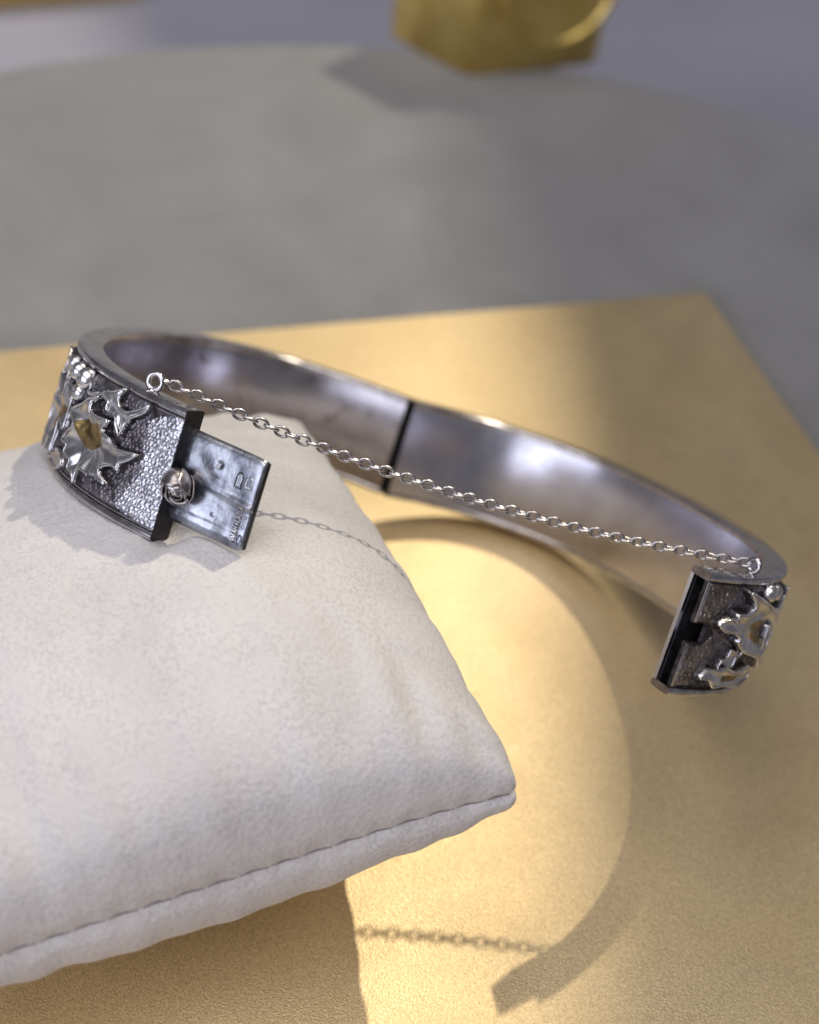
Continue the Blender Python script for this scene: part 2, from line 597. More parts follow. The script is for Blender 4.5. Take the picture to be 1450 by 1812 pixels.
class Half:
    def __init__(self, side):
        sg = -1 if side == 'L' else 1
        self.side, self.sg = side, sg
        n = 4000
        u = np.linspace(PB['h' + side], math.pi - PB['gap' + side], n)
        e = 2 / PB['n']
        x = PB['a'] * np.abs(np.sin(u)) ** e * np.sign(np.sin(u))
        y = PB['b'] * np.abs(np.cos(u)) ** e * np.sign(np.cos(u))
        bp = PB['c' + side + '2'] * np.sin(u) ** 2 + PB['c' + side + '3'] * np.sin(2 * u)
        dx, dy = np.gradient(x), np.gradient(y)
        l = np.hypot(dx, dy)
        nx, ny = -dy / l, dx / l
        X, Y = sg * (x + (TH + bp) * nx), y + (TH + bp) * ny - (PB['b'] + TH)
        al = sg * PB['th'] / 2
        X, Y = math.cos(al) * X - math.sin(al) * Y, math.sin(al) * X + math.cos(al) * Y
        s = np.concatenate([[0], np.cumsum(np.hypot(np.diff(X), np.diff(Y)))])
        self.L = s[-1]
        # resample by arclength measured from the clasp end, smooth a little
        self.s = np.linspace(0, self.L, 1200)
        self.X = np.interp(self.s, (self.L - s)[::-1], X[::-1])
        self.Y = np.interp(self.s, (self.L - s)[::-1], Y[::-1])
        k = np.hanning(61); k /= k.sum()
        for nm in ('X', 'Y'):
            q = getattr(self, nm)
            pad = np.concatenate([2 * q[0] - q[30:0:-1], q, 2 * q[-1] - q[-2:-32:-1]])
            setattr(self, nm, np.convolve(pad, k, 'valid'))
        tx, ty = np.gradient(self.X), np.gradient(self.Y)
        l = np.hypot(tx, ty)
        tx, ty = tx / l, ty / l
        # outward normal
        nx, ny = ty, -tx
        if (nx * sg)[600] < 0:
            nx, ny = -nx, -ny
        self.tx, self.ty, self.nx, self.ny = tx, ty, nx, ny
        self.Rm = rotvec((PB['xR'], PB['yR'], 0)) if side == 'R' else np.eye(3)

    def P(self, s, z, off):
        """world mm of the point at arclength s from the clasp, height z, off outward of the outer face"""
        s, z, off = np.broadcast_arrays(np.asarray(s, float), np.asarray(z, float), np.asarray(off, float))
        sc = np.clip(s, 0, self.L)
        ex = s - sc                       # beyond the ends: straight on along the tangent
        X = np.interp(sc, self.s, self.X); Y = np.interp(sc, self.s, self.Y)
        tx = np.interp(sc, self.s, self.tx); ty = np.interp(sc, self.s, self.ty)
        nx = np.interp(sc, self.s, self.nx); ny = np.interp(sc, self.s, self.ny)
        q = np.stack([X + tx * ex + nx * off, Y + ty * ex + ny * off, z], -1)
        return q @ self.Rm.T @ BR.T + BT

    def frame(self, s):
        """world tangent (away from hinge), outward normal and axis at s"""
        i = int(np.clip(s / self.L * 1199, 0, 1199))
        A = BR @ self.Rm
        return (A @ np.array([-self.tx[i], -self.ty[i], 0]), A @ np.array([self.nx[i], self.ny[i], 0]), A @ np.array([0, 0, 1.0]))


HL, HR = Half('L'), Half('R')

# the filling is pushed up until it carries the bangle, then the edge presses a small dent
edge_mask = np.ones((PN, PN)); edge_mask[:3] = 0; edge_mask[-3:] = 0; edge_mask[:, :3] = 0; edge_mask[:, -3:] = 0
em = edge_mask.reshape(-1)
for sig in (15.0, 9.0, 6.0, 5.0, 5.0, 5.0, 4.0, 4.0, 3.5, 3.5):
    ed = np.concatenate([HL.P(np.linspace(0, 24, 40), -HB - 0.1, -1.2), HL.P(np.linspace(-9.5, -1, 12), -5.6, -1.6)])
    dd = ((Pt[None, :, :2] - ed[:, None, :2]) ** 2).sum(2)
    zp = Pt[dd.argmin(1), 2]
    gap = np.clip(ed[:, 2] - zp + 0.12, 0, 9)
    gap[40:] = np.clip(gap[40:] - 0.5, 0, 9)
    wgt = np.exp(-dd / (2 * sig * sig))
    top_w = wgt.max(0)
    lift = (wgt * gap[:, None]).sum(0) / (wgt.sum(0) + 1e-9) * top_w
    zn = (Pt - PT) @ PR
    hfrac = np.clip(zn[:, 2] / 9.0, 0, 1)
    Pt[:, 2] += lift * hfrac * hfrac * (3 - 2 * hfrac)
edge_pts = np.concatenate([HL.P(np.linspace(0, 60, 200), -HB - 0.1, o_) for o_ in (-2.7, -1.8, -0.9, 0.0, 0.4)])
d2 = ((Pt[:, None, :2] - edge_pts[None, :, :2]) ** 2).sum(2)
near = np.sqrt(d2.min(1))
zi = edge_pts[d2.argmin(1), 2]
over = Pt[:, 2] - (zi - 0.05)
Pt[:, 2] -= em * np.clip(over, 0, 4) * np.exp(-(np.clip(near - 0.7, 0, 99) / 1.6) ** 2)

top_panel = build('top_panel', Pt, Ft, M_LEATHER, pil)
bottom_panel = build('bottom_panel', Pb, [f[::-1] for f in Fb], M_LEATHER, pil)

# stitches along the seams
seam_loops = []
G = Pt.reshape(PN, PN, 3)
Gb = Pb.reshape(PN, PN, 3)
E = (G + Gb) / 2
loop = np.concatenate([E[:, 0], E[-1, 1:], E[::-1, -1][1:], E[0, ::-1][1:-1]])
ls = np.concatenate([[0], np.cumsum(np.linalg.norm(np.diff(loop, axis=0), axis=1))])
cenw = loop.mean(0)
tot = ls[-1]
nst = int(tot / 3.4)
for k in range(nst):
    a0 = k / nst * tot
    ts = np.linspace(a0 + 0.1, a0 + 3.25, 5)
    pts = np.stack([np.interp(ts, ls, loop[:, c]) for c in range(3)], 1)
    out = pts - cenw
    out[:, 2] = 0
    out /= np.linalg.norm(out, axis=1)[:, None]
    bow = np.sin(np.linspace(0, math.pi, 5))[:, None]
    pts = pts + out * (0.02 + 0.03 * bow)
    v2, f2 = tube(pts, [0.05, 0.085, 0.095, 0.085, 0.05], 5)
    build('stitch', v2, f2, M_THREAD, pil)

# ------------------------------------------------------------------ bangle
lowest = min(HR.P(np.linspace(0, HR.L, 300), -HB, 0.0).tolist(), key=lambda q: q[2])
bangle = empty('bangle', (lowest[0], lowest[1], 0.0))
tag(bangle, 'open silver hinged bangle with holly leaves, tongue clasp and safety chain', 'bangle')


def sweep(half, sec, s0, s1, n, caps=True):
    """closed cross-section of (off, z) points swept from s0 to s1"""
    m = len(sec)
    ss = np.linspace(s0, s1, n)
    vs = np.stack([half.P(ss, z, o) for o, z in sec], 1).reshape(-1, 3)
    fs = []
    for i in range(n - 1):
        for j in range(m):
            a = i * m + j
            b_ = i * m + (j + 1) % m
            fs.append((a, b_, b_ + m, a + m))
    if caps:
        fs.append(tuple(range(m)))
        fs.append(tuple((n - 1) * m + j for j in range(m))[::-1])
    if half.sg > 0:
        fs = [f[::-1] for f in fs]
    return vs, fs


def rrect(o0, o1, z0, z1, r, k=3):
    """rounded rectangle section"""
    pts = []
    for (cx_, cz_, a0) in ((o1 - r, z1 - r, 0), (o0 + r, z1 - r, 90), (o0 + r, z0 + r, 180), (o1 - r, z0 + r, 270)):
        for q in range(k + 1):
            a = math.radians(a0 + 90 * q / k)
            pts.append((cx_ + r * math.cos(a), cz_ + r * math.sin(a)))
    return pts


def fix_normals(o):
    import bmesh
    bm = bmesh.new()
    bm.from_mesh(o.data)
    bmesh.ops.recalc_face_normals(bm, faces=bm.faces)
    bm.to_mesh(o.data)
    bm.free()
    return o


def part(name, vf, mat, parent=None, sharp=None):
    o = build(name, vf[0], vf[1], mat, parent if parent is not None else bangle)
    fix_normals(o)
    if sharp:
        auto_sharp(o, sharp)
    return o


for half in (HL, HR):
    L = half.L
    end0 = 0.0
    part('inner_plate', sweep(half, rrect(-TH, -TH + 0.55, -6.75, 6.75, 0.08), end0, L + 0.12, 200), M_INNER_T if half is HL else M_INNER, sharp=50)
    part('top_rim', sweep(half, rrect(-TH - 0.06, 0.42, 6.62, 7.55, 0.36, 4), end0, L + 0.12, 200), M_RIM, sharp=60)
    part('bottom_rim', sweep(half, rrect(-TH - 0.06, 0.42, -7.55, -6.62, 0.36, 4), end0, L + 0.12, 200), M_RIM, sharp=60)
    # outer plate with its worn edge line beside the rim
    if half is HL:
        part('outer_plate', sweep(half, rrect(-0.62, -0.02, -6.7, 6.7, 0.08), 0.05, L + 0.12, 200), M_GROUND, sharp=50)
        part('end_cap', sweep(half, rrect(-TH - 0.02, 0.36, -7.48, 7.48, 0.3), -0.14, -0.02, 2), M_BLACK, sharp=40)
    else:
        # the right half's plate is notched at mid height for the thumb piece
        NZ0, NZ1, ND = -0.95, 1.45, 2.7
        part('outer_plate', sweep(half, rrect(-0.62, -0.02, -6.7, 6.7, 0.08), ND, L + 0.12, 200), M_GROUND, sharp=50)
        part('plate_lip', sweep(half, rrect(-0.62, -0.02, NZ1, 6.7, 0.12), 0.35, ND + 0.01, 8), M_GROUND, sharp=50)
        part('plate_lip', sweep(half, rrect(-0.62, -0.02, -6.7, NZ0, 0.12), 0.35, ND + 0.01, 8), M_GROUND, sharp=50)
        part('box_liner', sweep(half, rrect(-TH + 0.56, -0.64, -6.6, 6.6, 0.1), 12.0, 12.4, 2), M_BLACK, sharp=40)
        part('liner_wall', sweep(half, rrect(-TH + 0.56, -TH + 0.62, -6.6, 6.6, 0.02), 0.5, 12.0, 12), M_BLACK, sharp=40)
    if half is HR:
        for za, zb in ((6.64, 7.53), (-7.53, -6.64)):
            part('rim_end', sweep(half, rrect(-TH - 0.04, 0.40, za, zb, 0.34, 4), -0.05, -0.01, 2), M_GRAN_D, sharp=40)
    part('hinge_cap', sweep(half, rrect(-TH + 0.05, -0.1, -7.4, 7.4, 0.1), L + 0.12, L + 0.2, 2), M_BLACK, sharp=40)

# hinge: five knuckles round one pin
hp = (HL.P(HL.L, 0, -0.9) + HR.P(HR.L, 0, -0.9)) / 2
ax = BR @ np.array([0, 0, 1.0])
e1 = BR @ np.array([1.0, 0, 0])
e2 = np.cross(ax, e1)
for k in range(5):
    z0 = -7.3 + k * 2.93
    prof = [(0.02, z0), (0.85, z0), (1.0, z0 + 0.15), (1.0, z0 + 2.65), (0.85, z0 + 2.8), (0.02, z0 + 2.8)]
    part('hinge_knuckle', lathe(prof, 20, hp, ax, e1, e2), M_BLACK, sharp=40)

# ---- relief work -------------------------------------------------------------


def smooth_outline(pts, k=4, ten=0.5):
    P = np.array(pts, float)
    n = len(P)
    out = []
    for i in range(n):
        p0, p1, p2, p3 = P[i - 1], P[i], P[(i + 1) % n], P[(i + 2) % n]
        for t in np.linspace(0, 1, k, endpoint=False):
            m1, m2 = (p2 - p0) * ten * 0.6, (p3 - p1) * ten * 0.6
            h00 = 2 * t ** 3 - 3 * t ** 2 + 1; h10 = t ** 3 - 2 * t ** 2 + t
            h01 = -2 * t ** 3 + 3 * t ** 2; h11 = t ** 3 - t ** 2
            out.append(h00 * p1 + h10 * m1 + h01 * p2 + h11 * m2)
    return np.array(out)


def inside_dist(Q, poly):
    A = poly
    B = np.roll(poly, -1, 0)
    d = B - A
    best = np.full(len(Q), 1e9)
    ins = np.zeros(len(Q), bool)
    for a, b_, dd in zip(A, B, d):
        t = np.clip(((Q - a) @ dd) / (dd @ dd + 1e-12), 0, 1)
        e = Q - a - t[:, None] * dd
        best = np.minimum(best, (e ** 2).sum(1))
        cond = (a[1] > Q[:, 1]) != (b_[1] > Q[:, 1])
        xi = a[0] + (Q[:, 1] - a[1]) * dd[0] / (dd[1] if abs(dd[1]) > 1e-9 else 1e-9)
        ins ^= cond & (Q[:, 0] < xi)
    best = np.sqrt(best)
    return np.where(ins, best, -best)


def field(half, poly, hfun, step, name, mat, parent=None, margin=0.45, blur=0.0, wall=None):
    """a relief patch: a height field over the polygon in (s, z), laid on the plate"""
    poly = np.array(poly, float)
    lo, hi = poly.min(0) - margin * 1.5, poly.max(0) + margin * 1.5
    gs = np.arange(lo[0], hi[0] + step, step)
    gz = np.arange(lo[1], hi[1] + step, step)
    Sg, Zg = np.meshgrid(gs, gz, indexing='ij')
    Q = np.stack([Sg.ravel(), Zg.ravel()], 1)
    d = inside_dist(Q, poly)
    h = hfun(Q, d)
    if blur:
        hg = h.reshape(len(gs), len(gz))
        k = np.exp(-0.5 * (np.arange(-6, 7) * step / blur) ** 2)
        k /= k.sum()
        hp_ = np.pad(hg, 6, mode='edge')
        hp_ = np.apply_along_axis(lambda q: np.convolve(q, k, 'valid'), 0, hp_)
        hp_ = np.apply_along_axis(lambda q: np.convolve(q, k, 'valid'), 1, hp_)
        h = hp_.ravel()
    P3 = half.P(Q[:, 0], Q[:, 1], h)
    keep = d > -margin
    idx = -np.ones(len(Q), int)
    nz = len(gz)
    fs = []
    K = keep.reshape(len(gs), nz)
    cell = K[:-1, :-1] & K[1:, :-1] & K[1:, 1:] & K[:-1, 1:]
    used = np.zeros(len(Q), bool)
    ii, jj = np.where(cell)
    a = ii * nz + jj
    quad = np.stack([a, a + nz, a + nz + 1, a + 1], 1)
    used[quad.ravel()] = True
    idx[used] = np.arange(used.sum())
    o = build(name, P3[used], idx[quad].tolist(), mat, parent if parent is not None else bangle)
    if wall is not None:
        # steep leaf walls coloured black: real oxide plus painted-in shade
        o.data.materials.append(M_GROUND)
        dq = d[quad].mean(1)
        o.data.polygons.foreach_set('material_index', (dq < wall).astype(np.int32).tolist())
    # make faces look outward
    me = o.data
    ctr = half.P(*poly.mean(0), 0.0)
    _, nn, _ = half.frame(poly[:, 0].mean())
    tot_n = np.zeros(3)
    for pl in me.polygons:
        tot_n += np.array(pl.normal)
    if tot_n @ nn < 0:
        me.flip_normals()
    return o


def leaf_height(hmax, rim_w, centre, tilt=(0, 0), vein=0.05, cen=None, veins=7):
    def f(Q, d):
        d = d + 0.30
        e = np.clip(d / 0.38, 0, 1)
        rise = e * e * (3 - 2 * e)
        h = hmax * rise
        # behind its raised rim the blade falls gently to a hollow middle
        sink = np.clip((d - 0.45) / (rim_w * 2.4), 0, 1)
        sink = np.sin(sink * math.pi / 2) ** 1.2
        h = h - sink * centre
        c = Q.mean(0) if cen is None else np.array(cen)
        q = Q - c
        h = h + rise * (tilt[0] * q[:, 0] + tilt[1] * q[:, 1])
        ang = np.arctan2(q[:, 1], q[:, 0])
        h = h + rise * vein * np.sin(ang * veins) * np.clip(np.hypot(q[:, 0], q[:, 1]) / 3.0, 0, 1)
        return np.where(d > 0, h, -0.12)
    return f


def edge_line(half, poly, hmax, parent):
    # the bright worn edge that outlines a leaf
    A = np.array(poly)
    per = np.concatenate([[0], np.cumsum(np.linalg.norm(np.diff(np.vstack([A, A[:1]]), axis=0), axis=1))])
    m = int(per[-1] / 0.28)
    q = np.linspace(0, per[-1], m, endpoint=False)
    B = np.vstack([A, A[:1]])
    xy = np.stack([np.interp(q, per, B[:, 0]), np.interp(q, per, B[:, 1])], 1)
    c = A.mean(0)
    w1 = 0.06 * np.sin(q * 0.9) + 0.03 * np.sin(q * 2.3 + 1)
    P3 = half.P(xy[:, 0], xy[:, 1], hmax * (0.93 + 0.5 * w1))
    rad = 0.13 + 0.035 * np.sin(q * 1.7 + c[0]) + 0.015 * np.sin(q * 4.1)
    return part('leaf_edge', tube(P3, rad.tolist(), 6, True), M_LEAF, parent)


def leaf(half, pts, hmax, rim_w, centre, tilt=(0, 0), gild=None, ten=0.5, step=0.13, veins=8):
    poly = smooth_outline(pts, 4, ten)
    c = poly.mean(0)
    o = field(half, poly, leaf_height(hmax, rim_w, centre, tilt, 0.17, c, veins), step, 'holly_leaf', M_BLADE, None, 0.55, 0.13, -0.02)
    edge_line(half, poly, hmax, o)
    if gild is not None:
        gp = smooth_outline(gild, 4)
        base_f = leaf_height(hmax, rim_w, centre, tilt, 0.17, c, veins)

        def gh(Q, d):
            dl = inside_dist(Q, poly)
            hh = base_f(Q, dl)
            rib = 0.05 * np.sin(Q[:, 0] * 5.5 + Q[:, 1] * 2.2)
            return hh + np.where(d > 0, 0.07 + rib * np.clip(d, 0, 1), -0.06)
        field(half, gp, gh, 0.13, 'gilded_centre', M_GILD, o, 0.2, 0.2)
    return o


leaf1 = [(4.24, .85), (5.95, .55), (7.48, .4), (8.48, .75), (9.1, 1.05), (10.09, 1.15), (10.58, 1.55), (9.97, 2.7), (11.55, 2.55), (13.11, 2.5),
         (13.71, 2.6), (13.82, 3.7), (12.63, 4.65), (14.77, 3.6), (16.3, 2.5), (18.3, 1.35), (18.18, .7), (16.78, .3), (17.01, -.6), (18.07, -1.35),
         (18.89, -2.55), (17.13, -2.6), (17.24, -3.65), (15.36, -3.8), (15.48, -4.85), (14.06, -5.05), (13.23, -5.9), (13.23, -4.5), (12.87, -3.9),
         (11.31, -3.95), (9.48, -3.7), (7.6, -3.95), (9.1, -3.15), (9.23, -2.65), (8.48, -2.0), (7.48, -1.65), (6.3, -1.75), (6.33, -.9), (5.43, -.3)]
gold1 = [(16.6, .5), (14.42, 1.35), (12.4, 1.35), (11.2, .7), (10.8, -.1), (11.3, -.95), (12.6, -1.6), (14.4, -1.8), (15.7, -1.3), (16.3, -.2)]
leaf(HL, leaf1, 1.2, 0.9, 0.95, (0.0, 0.0), gold1, 0.45)
leaf2 = [(12.51, 4.75), (12.03, 5.45), (10.33, 6.05), (8.9, 6.85), (9.35, 5.7), (9.0, 4.75), (7.73, 4.55), (6.2, 5.25), (4.51, 6.4), (5.3, 5.15),
         (6.84, 4.1), (7.48, 2.5), (7.86, 1.8), (8.86, 2.75), (9.1, 3.4), (10.94, 3.7), (10.94, 4.65)]
leaf(HL, leaf2, 1.0, 0.55, 0.3, (0, 0.05), None, 0.45)


def holly(cs, cz, ln, wd, rot, n=4, seed=0):
    """a holly outline: spikes joined by hollow scallops"""
    r = random.Random(seed)
    pts = []
    top, bot = [], []
    for k in range(n):
        t0 = k / n
        w0 = math.sin(math.pi * (0.12 + 0.8 * (t0 + 0.5 / n))) * wd
        xm = -ln / 2 + ln * (k + 0.15) / n
        xs = -ln / 2 + ln * (k + 0.62) / n
        top += [(xm, w0 * 0.55), (xs, w0 * r.uniform(0.95, 1.15))]
        bot += [(xm, -w0 * 0.55), (xs, -w0 * r.uniform(0.95, 1.15))]
    pts = [(-ln / 2, 0)] + top + [(ln / 2 * 0.92, wd * 0.3), (ln / 2 + 0.6, 0), (ln / 2 * 0.92, -wd * 0.3)] + bot[::-1]
    ca, sa = math.cos(rot), math.sin(rot)
    return [(cs + x * ca - y * sa, max(-6.3, min(6.4, cz + x * sa + y * ca))) for x, y in pts]


leaf(HL, holly(24.5, -1.0, 12.5, 4.8, 2.6, 3, 3), 1.4, 0.9, 0.85, (0, 0), holly(24.0, -1.2, 6.5, 1.7, 2.6, 3, 3), 0.4)
leaf(HL, holly(27.5, 4.4, 7.5, 2.0, 0.2, 2, 6), 1.0, 0.6, 0.3, (0, 0), None, 0.4)
leaf(HL, holly(21.0, -5.0, 6.5, 1.3, 0.1, 2, 8), 0.9, 0.5, 0.2, (0, 0), None, 0.4)
leaf(HL, holly(35.0, 1.0, 12.0, 4.2, 0.5, 4, 9), 1.2, 0.5, 0.6, (0, 0), None, 0.4, 0.2)
leaf(HL, holly(47.0, -0.8, 12.0, 4.2, -0.4, 4, 10), 1.2, 0.5, 0.6, (0, 0), None, 0.4, 0.2)


def berry(half, s, z, r, h):
    c = half.P(s, z, h)
    t_, n_, a_ = half.frame(s)
    prof = []
    for k in range(13):
        a = math.pi * (0.02 + 0.66 * k / 12)
        rr, hh = r * math.sin(a), r * math.cos(a)
        if k < 3:
            hh -= r * 0.22 * (1 - k / 3) ** 1.5            # dimple at the tip
        prof.append((max(rr, 0.01), hh))
    vs, fs = lathe(prof[::-1], 22, c, n_, t_, a_)
    return part('berry', (vs, fs), M_LEAF)


berry(HL, 16.9, 5.45, 1.35, 0.75)
berry(HL, 19.9, 5.5, 1.15, 0.75)
berry(HL, 18.2, 3.45, 1.1, 0.6)
berry(HL, 23.4, 5.7, 0.95, 0.5)

# twig that carries the berries
tw = [HL.P(s_, z_, h_) for s_, z_, h_ in ((17.6, 4.4, .3), (16.2, 4.0, .35), (15.0, 4.2, .35), (13.8, 4.7, .4), (12.5, 4.9, .45))]
part('twig', tube(tw, [0.25, 0.3, 0.32, 0.3, 0.2], 8), M_LEAF)


# granulation: hundreds of tiny domes struck into the plate, too small to pick apart
def granules(half, poly, pitch, hmax, mat, step=0.085):
    poly = np.array(poly, float)
    lo, hi = poly.min(0) - 0.5, poly.max(0) + 0.5
    seeds = []
    rows = int((hi[1] - lo[1]) / (pitch * 0.87)) + 1
    for j in range(rows):
        for i in range(int((hi[0] - lo[0]) / pitch) + 1):
            seeds.append((lo[0] + (i + 0.5 * (j % 2)) * pitch + random.uniform(-.14, .14), lo[1] + j * pitch * 0.87 + random.uniform(-.14, .14)))
    seeds = np.array(seeds)
    rad = rng.uniform(0.72, 1.1, len(seeds)) * pitch * 0.60
    hgt = rng.uniform(0.6, 1.1, len(seeds)) * hmax

    def f(Q, d):
        h = np.zeros(len(Q))
        for c0_ in range(0, len(Q), 4000):
            q = Q[c0_:c0_ + 4000]
            dd = np.sqrt(((q[:, None] - seeds[None]) ** 2).sum(2))
            e = np.clip(1 - (dd / rad[None]) ** 2, 0, 1)
            h[c0_:c0_ + 4000] = (np.sqrt(e) * hgt[None]).max(1)
        fade = np.clip(d / 0.7, 0, 1)
        return np.where(d > 0, 0.03 + h * (0.35 + 0.65 * fade), -0.05)
    o = field(half, poly, f, step, 'granulation', mat, None, 0.08)
    tag(o, kind='stuff')
    return o


gran = [(5.1, 4.55), (3.4, 5.6), (1.6, 6.35), (0.12, 6.45), (0.12, 0.0), (0.12, -6.35), (2.2, -6.3), (4.6, -6.2), (6.9, -5.9), (6.2, -4.4), (5.3, -2.95), (4.3, -1.15), (4.6, 0.1), (4.5, 1.6)]
granules(HL, gran, 0.66, 0.36, M_GRAN, 0.075)
granules(HL, [(4.4, 6.4), (14.5, 6.4), (22.0, 6.4), (22.0, -6.2), (13.0, -6.2), (6.6, -6.2), (5.0, -3.0), (4.2, -1.1), (4.3, 1.6), (4.9, 4.4)], 0.56, 0.20, M_STIPPLE, 0.09)
granules(HR, [(2.9, 1.6), (5.5, 4.4), (6.4, 6.4), (18.0, 6.4), (18.0, -6.3), (3.4, -6.3), (3.7, -3.6), (4.8, -1.8), (4.2, 0.3)], 0.56, 0.20, M_STIPPLE, 0.09)
granR1 = [(0.75, 1.75), (0.75, 6.3), (3.5, 6.4), (6.3, 6.3), (5.4, 4.6), (4.0, 3.0), (2.9, 1.75)]
granR2 = [(0.75, -1.25), (2.8, -1.25), (4.2, 0.2), (4.8, -1.8), (3.6, -3.6), (3.2, -6.2), (0.75, -6.3)]
granules(HR, granR1, 0.75, 0.28, M_GRAN_D)
granules(HR, granR2, 0.75, 0.28, M_GRAN_D)

# bright worn bar along each plate lip of the right half
for z0, z1 in ((1.55, 6.5), (-6.5, -1.05)):
    part('lip_edge', sweep(HR, rrect(-0.05, 0.10, z0, z1, 0.06), 0.38, 0.72, 3), M_RIM, sharp=50)
# fine beaded line above the lower rim of the left half
part('edge_fillet', sweep(HL, rrect(-0.1, 0.22, -6.5, -6.25, 0.1), 0.1, 40, 90), M_RIM, sharp=60)
part('edge_fillet', sweep(HL, rrect(-0.1, 0.20, 6.28, 6.5, 0.1), 0.1, 4.3, 16), M_RIM, sharp=60)

leafR = [(3.1, 2.0), (4.87, 2.85), (6.08, 2.35), (5.81, 3.3), (7.8, 3.45), (8.59, 4.2), (7.67, 5.25), (6.61, 6.2), (9.64, 5.25), (12.6, 4.2), (15.6, 2.8),
         (17.0, 0.6), (16.5, -1.6), (15.5, -3.0), (13.0, -2.3), (9.64, -1.45), (7.54, -.2), (7.67, .35), (6.21, 1.0), (4.33, 1.2)]
leaf(HR, leafR, 1.45, 0.75, 0.85, (0, 0), [(10.5, 2.0), (12.5, 2.3), (14.6, 1.2), (14.9, -0.6), (13.0, -0.9), (11.0, 0.2)], 0.45)
leafR2 = [(3.4, -4.9), (4.6, -3.7), (6.4, -4.1), (7.6, -3.5), (9.77, -4.2), (12.61, -3.6), (14.5, -4.6), (14.2, -5.6), (11.5, -6.1), (8.5, -5.9), (6.2, -6.0), (5.2, -5.0)]
leaf(HR, leafR2, 1.1, 0.6, 0.4, (0, 0), [(7.0, -5.2), (8.6, -4.6), (10.8, -4.7), (11.6, -5.2), (9.4, -5.4)], 0.45)
leaf(HR, holly(8.6, -2.7, 4.8, 1.3, 0.6, 3, 21), 0.6, 0.35, 0.25, (0, 0), None, 0.4)
leaf(HR, holly(19.0, 1.5, 9.5, 3.6, 0.7, 4, 22), 1.25, 0.5, 0.6, (0, 0), None, 0.4)
leaf(HR, holly(21.5, -3.4, 9.0, 2.4, -0.2, 4, 23), 1.1, 0.5, 0.6, (0, 0), None, 0.4)
leaf(HR, holly(31.0, 0.6, 12.0, 4.2, -0.4, 4, 24), 1.2, 0.5, 0.6, (0, 0), None, 0.4, 0.2)
berry(HR, 12.0, 5.7, 1.15, 0.55)
berry(HR, 14.4, 5.6, 1.0, 0.5)

# ---- tongue ---------------------------------------------------------------------
tn, nn, aa = HL.frame(0.0)
tg = np.array([0.83480889, -0.55053984, 0.0]); tn = BR @ tg
nn = BR @ np.array([-0.55053984, -0.83480889, 0.0]) ; aa = BR @ np.array([0, 0, 1.0])
TO = HL.P(0.0, 0.0, -1.35)


def TP(s, z, h):
    s, z, h = np.broadcast_arrays(np.asarray(s, float), np.asarray(z, float), np.asarray(h, float))
    return TO + s[..., None] * tn + z[..., None] * aa + h[..., None] * nn


def tongue_height(s, z):
    h = 0.12 * np.sin(s * 0.55 + 0.4) + 0.10 * np.sin(z * 0.62 - 0.3)
    # the spring is folded along a shallow middle ridge
    zz = z - (0.55 - 0.05 * s)
    h = h + 0.22 * np.exp(-(zz / 0.34) ** 2) * np.clip((s - 3.0) / 5.0, 0, 1) ** 1.5
    # dints and pits
    for (ps, pz, pr, ph) in ((4.9, 3.1, 0.36, -0.20), (4.6, 2.3, 0.6, 0.10), (5.7, -2.3, 0.22, 0.10), (3.0, -2.8, 1.2, 0.12), (7.6, -3.4, 0.9, 0.10), (2.6, 2.6, 1.3, -0.12)):
        h = h + ph * np.exp(-(((s - ps) ** 2 + (z - pz) ** 2) / pr ** 2))
    # cross crease
    h = h - 0.012 * np.exp(-((s - 5.9 + 0.03 * z) / 0.25) ** 2)
    # long hammered strokes near the lower edge
    h = h + 0.03 * np.sin(z * 6.0) * np.exp(-((z + 3.6) / 0.9) ** 2)
    # edges roll over
    ez = np.minimum(5.55 - z, z + 4.95)
    es = 10.25 - s
    h = h - 0.42 * np.exp(-(ez / 0.28)) - 0.30 * np.exp(-(es / 0.22))
    return h


ns_, nz_ = 110, 112
gs = np.linspace(-1.5, 10.25, ns_)
gz = np.linspace(-4.95, 5.55, nz_)
SS, ZZ = np.meshgrid(gs, gz, indexing='ij')
# slightly clipped outer corners
shr = 0.35 * np.exp(-((10.25 - SS) / 0.35))
ZZ2 = ZZ + shr * np.where(ZZ > 0.3, -1, 1) * (np.abs(ZZ - 0.3) / 5.25) ** 10
topv = TP(SS, ZZ2, tongue_height(SS, ZZ)).reshape(-1, 3)
botv = TP(SS, ZZ2, np.full_like(SS, -0.55)).reshape(-1, 3)
vs = np.concatenate([topv, botv])
nT = ns_ * nz_
fs = grid_faces(ns_, nz_) + [tuple(i + nT for i in f[::-1]) for f in grid_faces(ns_, nz_)]
ringi = [i * nz_ for i in range(ns_)] + [(ns_ - 1) * nz_ + j for j in range(1, nz_)] + [i * nz_ + nz_ - 1 for i in range(ns_ - 2, -1, -1)] + [j for j in range(nz_ - 2, 0, -1)]
for k in range(len(ringi)):
    a, b_ = ringi[k], ringi[(k + 1) % len(ringi)]
    fs.append((a, a + nT, b_ + nT, b_))
tongue = part('tongue', (vs, fs), M_TONGUE, sharp=55)
# lower leaf of the folded spring
def boxv(s0, s1, z0, z1, h0, h1):
    v_ = [TP(s, z, h) for s in (s0, s1) for z in (z0, z1) for h in (h0, h1)]
    f_ = [(0, 1, 3, 2), (4, 6, 7, 5), (0, 4, 5, 1), (2, 3, 7, 6), (0, 2, 6, 4), (1, 5, 7, 3)]
    return v_, f_
part('spring_leaf', boxv(-1.4, 10.1, -4.7, 5.3, -1.15, -0.75), M_BLACK, tongue)
part('spring_fold', boxv(9.9, 10.3, -4.6, 5.2, -1.14, -0.5), M_BLACK, tongue)


# hallmarks: stamped lettering and shields at the outer edge of the tongue
def surf_h(s, z):
    return float(tongue_height(np.array([s]), np.array([z]))[0])


